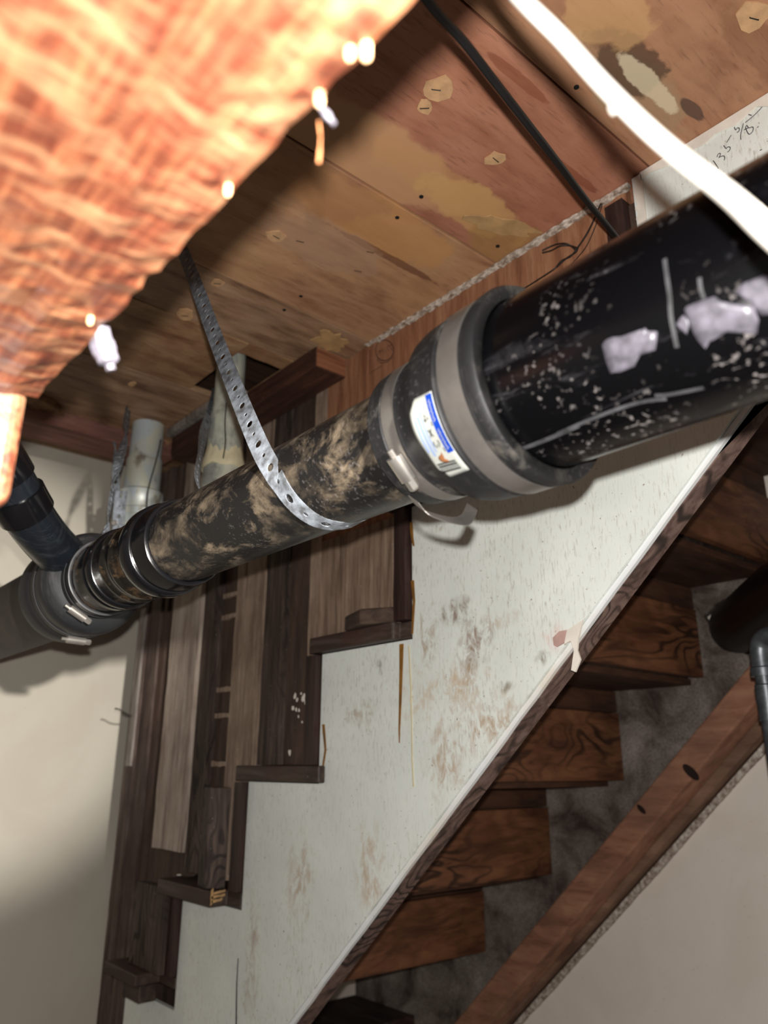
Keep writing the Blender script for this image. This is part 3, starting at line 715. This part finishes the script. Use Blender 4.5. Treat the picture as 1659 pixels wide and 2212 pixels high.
# fittings on the small pipe
ft = thing('wye_fitting', (-.9, AY, AZ-.053), label='ribbed muddy black fitting with glossy hub rings', cat='fitting')
MB().lathe([(-.762, .0450), (-.764, .0490), (-.772, .0500), (-.792, .0502), (-.798, .0500)], (0, AY, AZ), (1, 0, 0), 80, False).build('hub', M['gloss'], ft, smooth=True, solid=.001)
MB().lathe([(-.797, .0500), (-.801, .0535), (-.818, .0540), (-.824, .0525), (-.827, .0478)], (0, AY, AZ), (1, 0, 0), 80, False).build('hub_ring', M['gloss'], ft, smooth=True, solid=.001, label='wet-looking glossy black ring')
MB().lathe([(-.824, .0470), (-.86, .0475), (-.862, .0485), (-.868, .0485), (-.870, .0470), (-.885, .0470), (-.887, .0485), (-.893, .0485), (-.895, .0475), (-.918, .0475)], (0, AY, AZ), (1, 0, 0), 80).build('body', M['fitting'], ft, smooth=True)
MB().lathe([(-.914, .0475), (-.917, .0505), (-.924, .0512), (-.930, .0505), (-.933, .0470), (-.940, .0470), (-.942, .0495), (-.950, .0495), (-.953, .0465)], (0, AY, AZ), (1, 0, 0), 80, False).build('hub_ring', M['gloss'], ft, smooth=True, solid=.001)
MB().lathe([(-.950, .0465), (-.992, .0465)], (0, AY, AZ), (1, 0, 0), 80).build('body', M['fitting'], ft, smooth=True)
rf = thing('rubber_coupling', (-1.05, AY, AZ-.064), label='black rubber coupling with two bright screw clamps, lower left', cat='coupling')
MB().lathe([(-.986, .0468), (-.987, .0505), (-.996, .0510), (-1.0, .0495), (-1.012, .0500), (-1.016, .0560), (-1.022, .0640), (-1.030, .0685), (-1.045, .0700), (-1.052, .0685), (-1.090, .0685), (-1.096, .0705), (-1.125, .0700), (-1.130, .0640), (-1.130, .0580)], (0, AY, AZ), (1, 0, 0), 80, False).build('rubber_body', M['rubber_far'], rf, smooth=True, solid=.001)
hose_clamp(rf, -1.006, .0502, .010, -118, L=.024, band='rubber_far'); hose_clamp(rf, -1.068, .0687, .011, -92, L=.024, band='rubber_far')
ci = thing('drain_pipe_iron', (-1.5, AY, AZ-.058), label='brownish old drain pipe leaving at the left edge', cat='pipe')
MB().lathe([(-1.04, .0575), (-2.06, .0575)], (0, AY, AZ), (1, 0, 0), 64).build('pipe', M['cast'], ci, smooth=True)
# branch arm coming off the fitting toward the upper left
ap = [far(190, 1246, 1.09), far(150, 1213, 1.04), far(112, 1178, 1.0), far(80, 1140, .965), far(50, 1095, .94), far(22, 1045, .92), far(-15, 985, .90), far(-70, 910, .90)]
am = thing('branch_arm', ap[0], label='curved black branch pipe with a collar rising to the left edge', cat='pipe')
AP = smooth_path(ap, 8)
MB().tube(AP, .0300, 40).build('pipe', M['arm'], am, smooth=True)
def collar(i0, i1, r):
    pts = AP[i0:i1+1]; n = len(pts); MB().tube([pts[0]+(pts[0]-pts[1]).normalized()*.0004]+pts+[pts[-1]+(pts[-1]-pts[-2]).normalized()*.0004], [.0302]+[r]*n+[.0302], 40).build('collar', M['gloss'], am, smooth=True)
collar(30, 37, .0340); collar(42, 54, .0335)

# vertical painted pipes
va = thing('vent_pipe', (-1.51, .61, .3), label='pale painted vertical pipe nearest the cream wall, with ribbed collar', cat='pipe')
MB().lathe([(.46, .0375), (.625, .0375), (.632, .034), (H+.11, .034)], (-1.51, .61, 0), (0, 0, 1), 48).build('pipe', M['vent'], va, smooth=True)
MB().lathe([(.43, .036), (.43, .047), (.475, .047), (.478, .0435), (.492, .0435), (.495, .0485), (.508, .0485), (.511, .0445), (.528, .0445), (.532, .0465), (.550, .046), (.555, .038)], (-1.51, .61, 0), (0, 0, 1), 48).build('collar', M['vent'], va, smooth=True)
MB().tube(smooth_path([(-1.51, .61, .43), (-1.50, .605, .36), (-1.40, .56, .31), (-1.25, .47, .27), (-1.12, .41, .245)], 6), .033, 24).build('elbow', M['arm'], va, smooth=True)
mb = MB(); mb.tube(smooth_path([far(347, 950, 1.645), far(342, 975, 1.63), far(333, 1010, 1.615), far(323, 1045, 1.60), (far(318, 1072, 1.58)), far(317, 1115, 1.565)], 5), .0016, 6); mb.build('dark_line', M['wire'], va, label='thin dark line')  # thin dark line down the front of the pale pipe, built as a tube
vb = thing('vent_pipe', (-1.156, .612, .3), label='grey painted vertical pipe rising through the square ceiling hole', cat='pipe')
MB().lathe([(.50, .033), (.60, .031), (.625, .027), (H+.11, .026)], (-1.156, .612, 0), (0, 0, 1), 48).build('pipe', M['vent2'], vb, smooth=True)
MB().lathe([(.40, .034), (.40, .038), (.475, .038), (.480, .0355), (.50, .0355)], (-1.156, .612, 0), (0, 0, 1), 48).build('collar', M['vent2'], vb, smooth=True)
mb = MB(); n = 48; R = []
for z, r in ((.500, .0385), (.508, .0385), (.520, .0345), (.535, .0322)):
    R.append([(-1.156+r*math.cos(q*math.tau/n), .612+r*math.sin(q*math.tau/n), z+(.006*math.sin(q*math.tau/n*3)+.004*math.sin(q*1.9) if z > .51 else -.003*math.sin(q*.9))) for q in range(n)])
mb.rings(R).build('cream_sealant', M['cream_glue'], vb, smooth=True, label='cream sealant ring')
MB().lathe([(.425, .0392), (.433, .0400), (.448, .0400), (.455, .0388)], (-1.156, .612, 0), (0, 0, 1), 48).build('white_ring', M['white'], vb, smooth=True)
MB().tube(smooth_path([(-1.156, .612, .41), (-1.15, .60, .35), (-1.11, .54, .30), (-1.03, .46, .27), (-.95, .41, .25)], 6), .030, 24).build('elbow', M['arm'], vb, smooth=True)
mb = MB(); mb.tube(smooth_path([far(489, 870, 1.36), far(486, 915, 1.352), far(487, 955, 1.344), far(482, 990, 1.33)], 5), .0012, 6); mb.build('dark_line', M['wire'], vb)  # finer dark line down the grey pipe

# perforated hanger straps
RS = .0450
top0 = Vector((-.904, .387, H-.001)); wide = Vector((1, .25, 0))
lead = [top0, (-.80, .366, .585), (-.70, .347, .460), (-.60, .330, .335), (-.545, .3212, .268), (-.521, .3208, .238)]
wrap = [cyl(-.511, -163, RS), cyl(-.505, -145, RS), cyl(-.500, -125, RS), cyl(-.496, -105, RS), cyl(-.490, -85, RS), cyl(-.484, -60, RS), cyl(-.480, -30, RS), cyl(-.478, 0, RS), cyl(-.478, 30, RS)]
wds = [Vector((.80, .30, .50))]*5+[Vector((.9, .2, .3))]+[Vector((1, 0, .1))]*len(wrap)
strap('hanger_strap', lead+wrap, wds, .019, label='grey perforated steel strap slung under the dusty black pipe', cat='strap', group=None)
a = on(466, 845, 2, H-.001); b = far(440, 935, 1.30); c = far(428, 1050, 1.02)
strap('hanger_strap', [a, a.lerp(b, .5)+Vector((.004, 0, 0)), b, b.lerp(c, .5)-Vector((.004, 0, 0)), c, Vector((-.77, .413, .262))], [Vector((.35, -.6, 0))]*3+[Vector((.5, -.5, .2))]*3, .019, label='narrow-looking perforated strap in front of the grey pipe below the ceiling hole', cat='strap')
a = on(277, 882, 2, H-.001); c = Vector((-.985, .412, .285))
strap('hanger_strap', [a, far(271, 925, 1.50), far(266, 965, 1.42), far(256, 1000, 1.33), far(243, 1060, 1.24), far(233, 1115, 1.15), far(222, 1165, 1.07)], [Vector((.1, -.5, .5)), Vector((.2, -.4, .2)), Vector((.7, .5, .2)), Vector((.6, .6, .1)), Vector((.3, -.3, .6)), Vector((.3, -.2, .7)), Vector((.5, .6, 0))], .017, label='twisted perforated strap hanging from the ceiling to the ribbed fitting', cat='strap')
s4 = thing('collar_strap', far(251, 1040, 1.55), label='perforated strap bolted around the pale pipe collar', cat='strap')
strap('strap_leg', [far(247, 955, 1.58), far(250, 1000, 1.57), far(250, 1050, 1.55), far(252, 1085, 1.53)], [Vector((.2, -.3, .3)), Vector((.5, .2, 0)), Vector((.6, .5, 0)), Vector((.6, .7, 0))], .016, s4)
ring = [Vector((-1.51+.0462*math.cos(t), .61+.0462*math.sin(t), .475-.012*math.cos(t))) for t in [math.radians(q) for q in range(-200, 30, 20)]]
strap('strap_loop', ring, [Vector((0, 0, 1))]*len(ring), .017, s4)
strap('strap_plate', [far(262, 1060, 1.52), far(258, 1100, 1.515), far(256, 1150, 1.51)], [Vector((.6, .7, 0))]*3, .024, s4)
bo = far(249, 1129, 1.50); MB().lathe([(0, .0055), (.005, .0055), (.007, .004)], bo, -fw, 6).build('bolt', M['bright'], s4)
# far dark hanger at the header
# black coax rod
cb_ = thing('black_cable', on(1352, 540, 1, .745), label='thin straight black cable crossing from the top edge down to the plywood wall', cat='cable')
pts = [far(880, -60, .47), far(940, 22, .50), far(1000, 88, .535), far(1060, 165, .57), far(1130, 255, .62), far(1200, 345, .69), far(1260, 425, .77), far(1310, 486, .86), far(1357, 545, .935)]
MB().tube(smooth_path(pts, 6), .0034, 12).build('cable', M['cable_black'], cb_, smooth=True)
# white cable, very near the lens
pts = [far(1040, -95, .36), far(1129, 0, .33), far(1212, 82, .32), far(1300, 180, .31), far(1390, 270, .298), far(1470, 340, .285), far(1570, 418, .262), far(1660, 500, .235), far(1780, 600, .21), far(1950, 730, .19)]
e0 = (pts[0]-pts[1]).normalized(); tt = (H-.002-pts[0].z)/e0.z if e0.z > 0 else .2
pts = [pts[0]+e0*tt]+pts
wc = thing('white_cable', pts[0], label='blurred bright white cable close to the camera, upper right', cat='cable')
MB().tube(smooth_path(pts, 8), .0037, 16).build('cable', M['cable_white'], wc, smooth=True)
k = far(1326, 238, .306); MB().tube([k-rt*.001, k+(rt*.5+up*.5)*.003], [.0024, .0018], 8).build('snag', M['cable_white'], wc, smooth=True)
# twisted dark wires near the plywood
tw = thing('twisted_wire', on(1235, 560, 1, .75), label='loose twisted dark wires sticking out beside the plywood wall', cat='wire')
def ow(zx, zy, y=.745): return on(1080+zx*.349, 340+zy*.349, 1, y)
for r_, pts in ((.0010, ((625, 285), (600, 340), (560, 430), (520, 500), (485, 555), (470, 585), (410, 625), (350, 680))),
                (.0010, ((618, 300), (575, 400), (535, 480), (478, 560), (440, 610), (380, 640), (335, 690), (230, 760), (120, 830))),
                (.0010, ((470, 575), (440, 548), (400, 532), (340, 540), (262, 575))), (.0010, ((478, 560), (430, 545), (370, 548), (320, 575), (262, 590))),
                (.0006, ((632, 290), (600, 400), (540, 540), (480, 620), (420, 690)))):
    MB().tube(smooth_path([ow(*p, .742+rnd(-.004, .004)) for p in pts], 5), r_, 8).build('strand', M['wire'], tw, smooth=True)

# ---- near girder and its end cleat
gb = thing('girder', (.2, .05, .182), label='huge rough red-brown girder, out of focus, filling the upper left', cat='beam')
GZ = .182
mb = MB(); nx, ny = 150, 14; x0_, x1_ = -.397, .75; vs = []; fs = []
for i in range(nx+1):
    x = x0_+(x1_-x0_)*i/nx
    for j in range(ny+1):
        v = j/ny; y = -.012+(.098+.012)*v
        if j == ny: y += rnd(-.0012, .0012)
        z = GZ+rnd(-.0006, .0006)+.0012*math.sin(y*260+x*9)+(.003 if j in (0, ny) else 0)
        vs.append((x, y, z))
for i in range(nx):
    for j in range(ny): fs.append((i*(ny+1)+j, (i+1)*(ny+1)+j, (i+1)*(ny+1)+j+1, i*(ny+1)+j+1))
b0_ = len(vs)
for i in range(nx+1):
    x = x0_+(x1_-x0_)*i/nx; vs += [(x, -.012, H-.003), (x, .098, H-.003)]
for i in range(nx):
    fs.append((i*(ny+1), b0_+2*i, b0_+2*i+2, (i+1)*(ny+1))); fs.append((i*(ny+1)+ny, (i+1)*(ny+1)+ny, b0_+2*i+3, b0_+2*i+1)); fs.append((b0_+2*i, b0_+2*i+1, b0_+2*i+3, b0_+2*i+2))
fs.append(tuple(range(ny+1))+(b0_+1, b0_)); fs.append(tuple(range(nx*(ny+1), (nx+1)*(ny+1)))+(b0_+2*nx+1, b0_+2*nx))
mb.add(vs, fs).build('timber', M['beam'], gb)
MB().box(-.440, -.3985, -.05, .0955, .123, H-.004).build('end_cleat', M['beam'], gb, bevel=.008, seg=4)
for px, py, r in ((790, 112, .0009), (755, 112, .0007), (690, 212, .0009), (492, 408, .0008), (195, 690, .0010)):
    q = on(px, py, 2, GZ); MB().tube([q+Vector((0, 0, .003)), q-Vector((0, 0, .002)), q-Vector((0, 0, .0028))], [r*1.3, r*1.2, r*.4], 8).build('resin_drop', M['paper'], gb, smooth=True)
def shard(pts, dpth, rads, mat, lab_):
    P = [far(px, py, dpth) for px, py in pts]; MB().tube(smooth_path(P, 4), [rads[min(len(rads)-1, i*len(rads)//(4*(len(P)-1)+1))] for i in range(4*(len(P)-1)+1)], 8).build('splinter', mat, gb, smooth=True, label=lab_)
shard(((212, 712), (220, 745), (232, 775), (240, 800)), .355, (.0052, .0058, .0050, .0022), M['scrap'], 'grey drip hanging from the girder edge')
shard(((690, 232), (705, 248), (722, 268)), .262, (.0012, .0014, .0008), M['scrap'], 'small grey fibre')
shard(((688, 262), (692, 300), (688, 352)), .27, (.0004, .0003, .0006), M['rust'], 'thin orange fibre')

# ---- things lying on the treads
bl = MB(); A_, B_, Cc = (-.958, .738), (-.892, .716), (-.838, .748)
zt = TZ[2]+.0275
bl.prism([A_, B_, Cc, (-.905, .756)], 'z', zt, zt+.024).build('wood_offcut', M['block'], bevel=.003, label='dark wood offcut lying on the tread below the large coupling', cat='wood block')
zt = TZ[4]+.0275
MB().prism([(-1.355, .728), (-1.312, .716), (-1.288, .745), (-1.33, .755)], 'z', zt, zt+.165).build('wood_offcut', M['dark_plank'], bevel=.002, label='upright dark offcut standing on the second-lowest tread', cat='wood block')
zt = TZ[5]+.0515
MB().box(-1.61, -1.478, .728, .752, zt, zt+.145).build('wood_offcut', M['dark_plank'], bevel=.002, label='dark grained block standing on the lowest tread, far left', cat='wood block')
# white drops on tread
for px, py, ti, r in ((388, 1890, 4, .006), (450, 1868, 4, .0045), (462, 1873, 4, .002)):
    q = on(px, py, 2, TZ[4]+.0275); MB().lathe([(0, r), (.0012, r*.9), (.002, r*.4)], (q.x, q.y, TZ[4]+.0272), (0, 0, 1), 12).build('paint_drop', M['white'], st, smooth=True)
q = [on(px, py, 1, .718) for px, py in ((457, 1955), (459, 1928), (487, 1923), (488, 1934), (470, 1942), (490, 1944), (488, 1950))]
mb = MB()
for yy, zz, ll, hh in ((.719, .006, .020, .004), (.718, .013, .026, .004), (.722, .020, .022, .0035), (.717, .002, .004, .024)):
    mb = MB(); z_ = TZ[4]+.003+zz*.9; mb.prism(jag([(yy, z_), (yy+ll, z_+.003), (yy+ll, z_+hh+.003), (yy, z_+hh)], .005, .0008), 'x', -1.2852, -1.2838).build('chip', M['peel'], st)
# bent nail in the post
MB().tube(smooth_path([on(284, 1548, 1, .757), far(270, 1540, 1.70), far(256, 1532, 1.69), far(249, 1531, 1.69)], 4), [.0016]*12+[.0026], 8).build('bent_nail', M['wire'], smooth=True, label='bent nail sticking out of the dark left post', cat='nail')

# ---- right: galvanised pipe and black pipe through the ragged hole
gp = thing('galvanised_pipe', far(1648, 1460, 1.15), label='thin galvanised pipe with elbow at the right edge', cat='pipe')
e = far(1639, 1385, 1.15); dn = Vector((e.x, e.y, -.35))
MB().tube([Vector((e.x, e.y, e.z-.045)), dn], .0125, 24).build('pipe', M['galv_pipe'], gp, smooth=True)
el = [Vector((e.x, e.y, e.z-.050)), Vector((e.x, e.y, e.z-.018)), Vector((e.x+.004, e.y-.001, e.z-.004)), Vector((e.x+.016, e.y-.004, e.z+.004)), Vector((e.x+.045, e.y-.012, e.z+.004))]
MB().tube(smooth_path(el, 5), .0150, 24).build('elbow', M['galv_pipe'], gp, smooth=True)
MB().lathe([(0, .0150), (0, .0178), (.012, .0178), (.014, .0150)], (e.x, e.y, e.z-.052), (0, 0, 1), 24).build('collar', M['galv_pipe'], gp, smooth=True)
MB().lathe([(0, .0125), (0, .0150), (.05, .0150), (.052, .0125)], (e.x, e.y, e.z-.115), (0, 0, 1), 24).build('collar', M['galv_pipe'], gp, smooth=True)
MB().tube([el[-1], el[-1]+Vector((.5, -.10, 0))], .0125, 24).build('pipe', M['galv_pipe'], gp, smooth=True)
s_ = on(1595, 1355, 1, 1.552); t_ = far(1760, 1235, 1.12)
rp = thing('black_pipe', t_, label='glossy black pipe passing through the ragged hole at the right edge', cat='pipe')
MB().tube([s_, s_.lerp(t_, .5), t_+(t_-s_)*1.2], .056, 48).build('pipe', M['tar'], rp, smooth=True)

# ---- ceiling scraps: torn paper with staples, knots
def scrap(px, py, rx, ry, rot, lab_, mat='paper', n=10, staple=True, dz=0):
    q = on(px, py, 2, H)
    t = thing('paper_scrap' if mat == 'paper' else 'peeled_layer', (q.x, q.y, H-.003), label=lab_, cat='paper scrap' if mat == 'paper' else 'peeled wood')
    MB().prism(blob(q.x, q.y, rx, ry, n, .28, rot), 'z', H-.0032, H-.0014).build('sheet', M[mat], t)
    if staple:
        a = rot+.7; d_ = Vector((math.cos(a), math.sin(a), 0))*.005; c_ = Vector((q.x, q.y, H-.0042))
        MB().tube([c_-d_+Vector((0, 0, .003)), c_-d_, c_+d_, c_+d_+Vector((0, 0, .003))], .0006, 6).build('staple', M['wire'], t)
scrap(942, 188, .020, .016, .3, 'tan torn paper scrap with staple, larger of the pair left of the black cable')
scrap(917, 228, .010, .009, .1, 'small tan torn paper scrap just below the larger one left of the black cable', dz=-.0006)
scrap(1071, 340, .013, .012, .9, 'tan torn paper scrap in the middle of the brown board left of the black cable')
scrap(597, 507, .016, .011, .9, 'small pale torn paper scrap right of the girder')
scrap(1628, 34, .018, .018, .4, 'tan torn paper scrap in the upper right corner')
scrap(400, 678, .018, .014, .2, 'pale torn paper scrap left of the hanging strap')
scrap(1085, 485, .050, .016, -.35+1.57, 'long pale peeled wood layer near the wall joint', 'peel', 18, False)
scrap(715, 735, .026, .034, .3, 'rough pale peeled patch above the dark joist block', 'peel', 22, False)
scrap(285, 828, .012, .006, .3, 'small pale scrap near the girder, lower left ceiling', 'paper', 9, False)
scrap(470, 608, .010, .008, .3, 'tiny pale scrap right of the top of the hanging strap', 'paper', 9, True)
for px, py in ((910, 423), (858, 468), (614, 668), (650, 638), (1245, 186), (1075, 530)):
    q = on(px, py, 2, H); MB().lathe([(0, .003), (.001, .003)], (q.x, q.y, H-.0020), (0, 0, 1), 12).build('nail_head', M['black'], ceil)
for px, py in ((648, 522), (773, 586), (800, 545)):
    q = on(px, py, 2, H-.002); d_ = Vector((.002, .005, 0)); MB().tube([q-d_+Vector((0, 0, .002)), q-d_, q+d_, q+d_+Vector((0, 0, .002))], .0006, 6).build('staple', M['wire'], ceil)
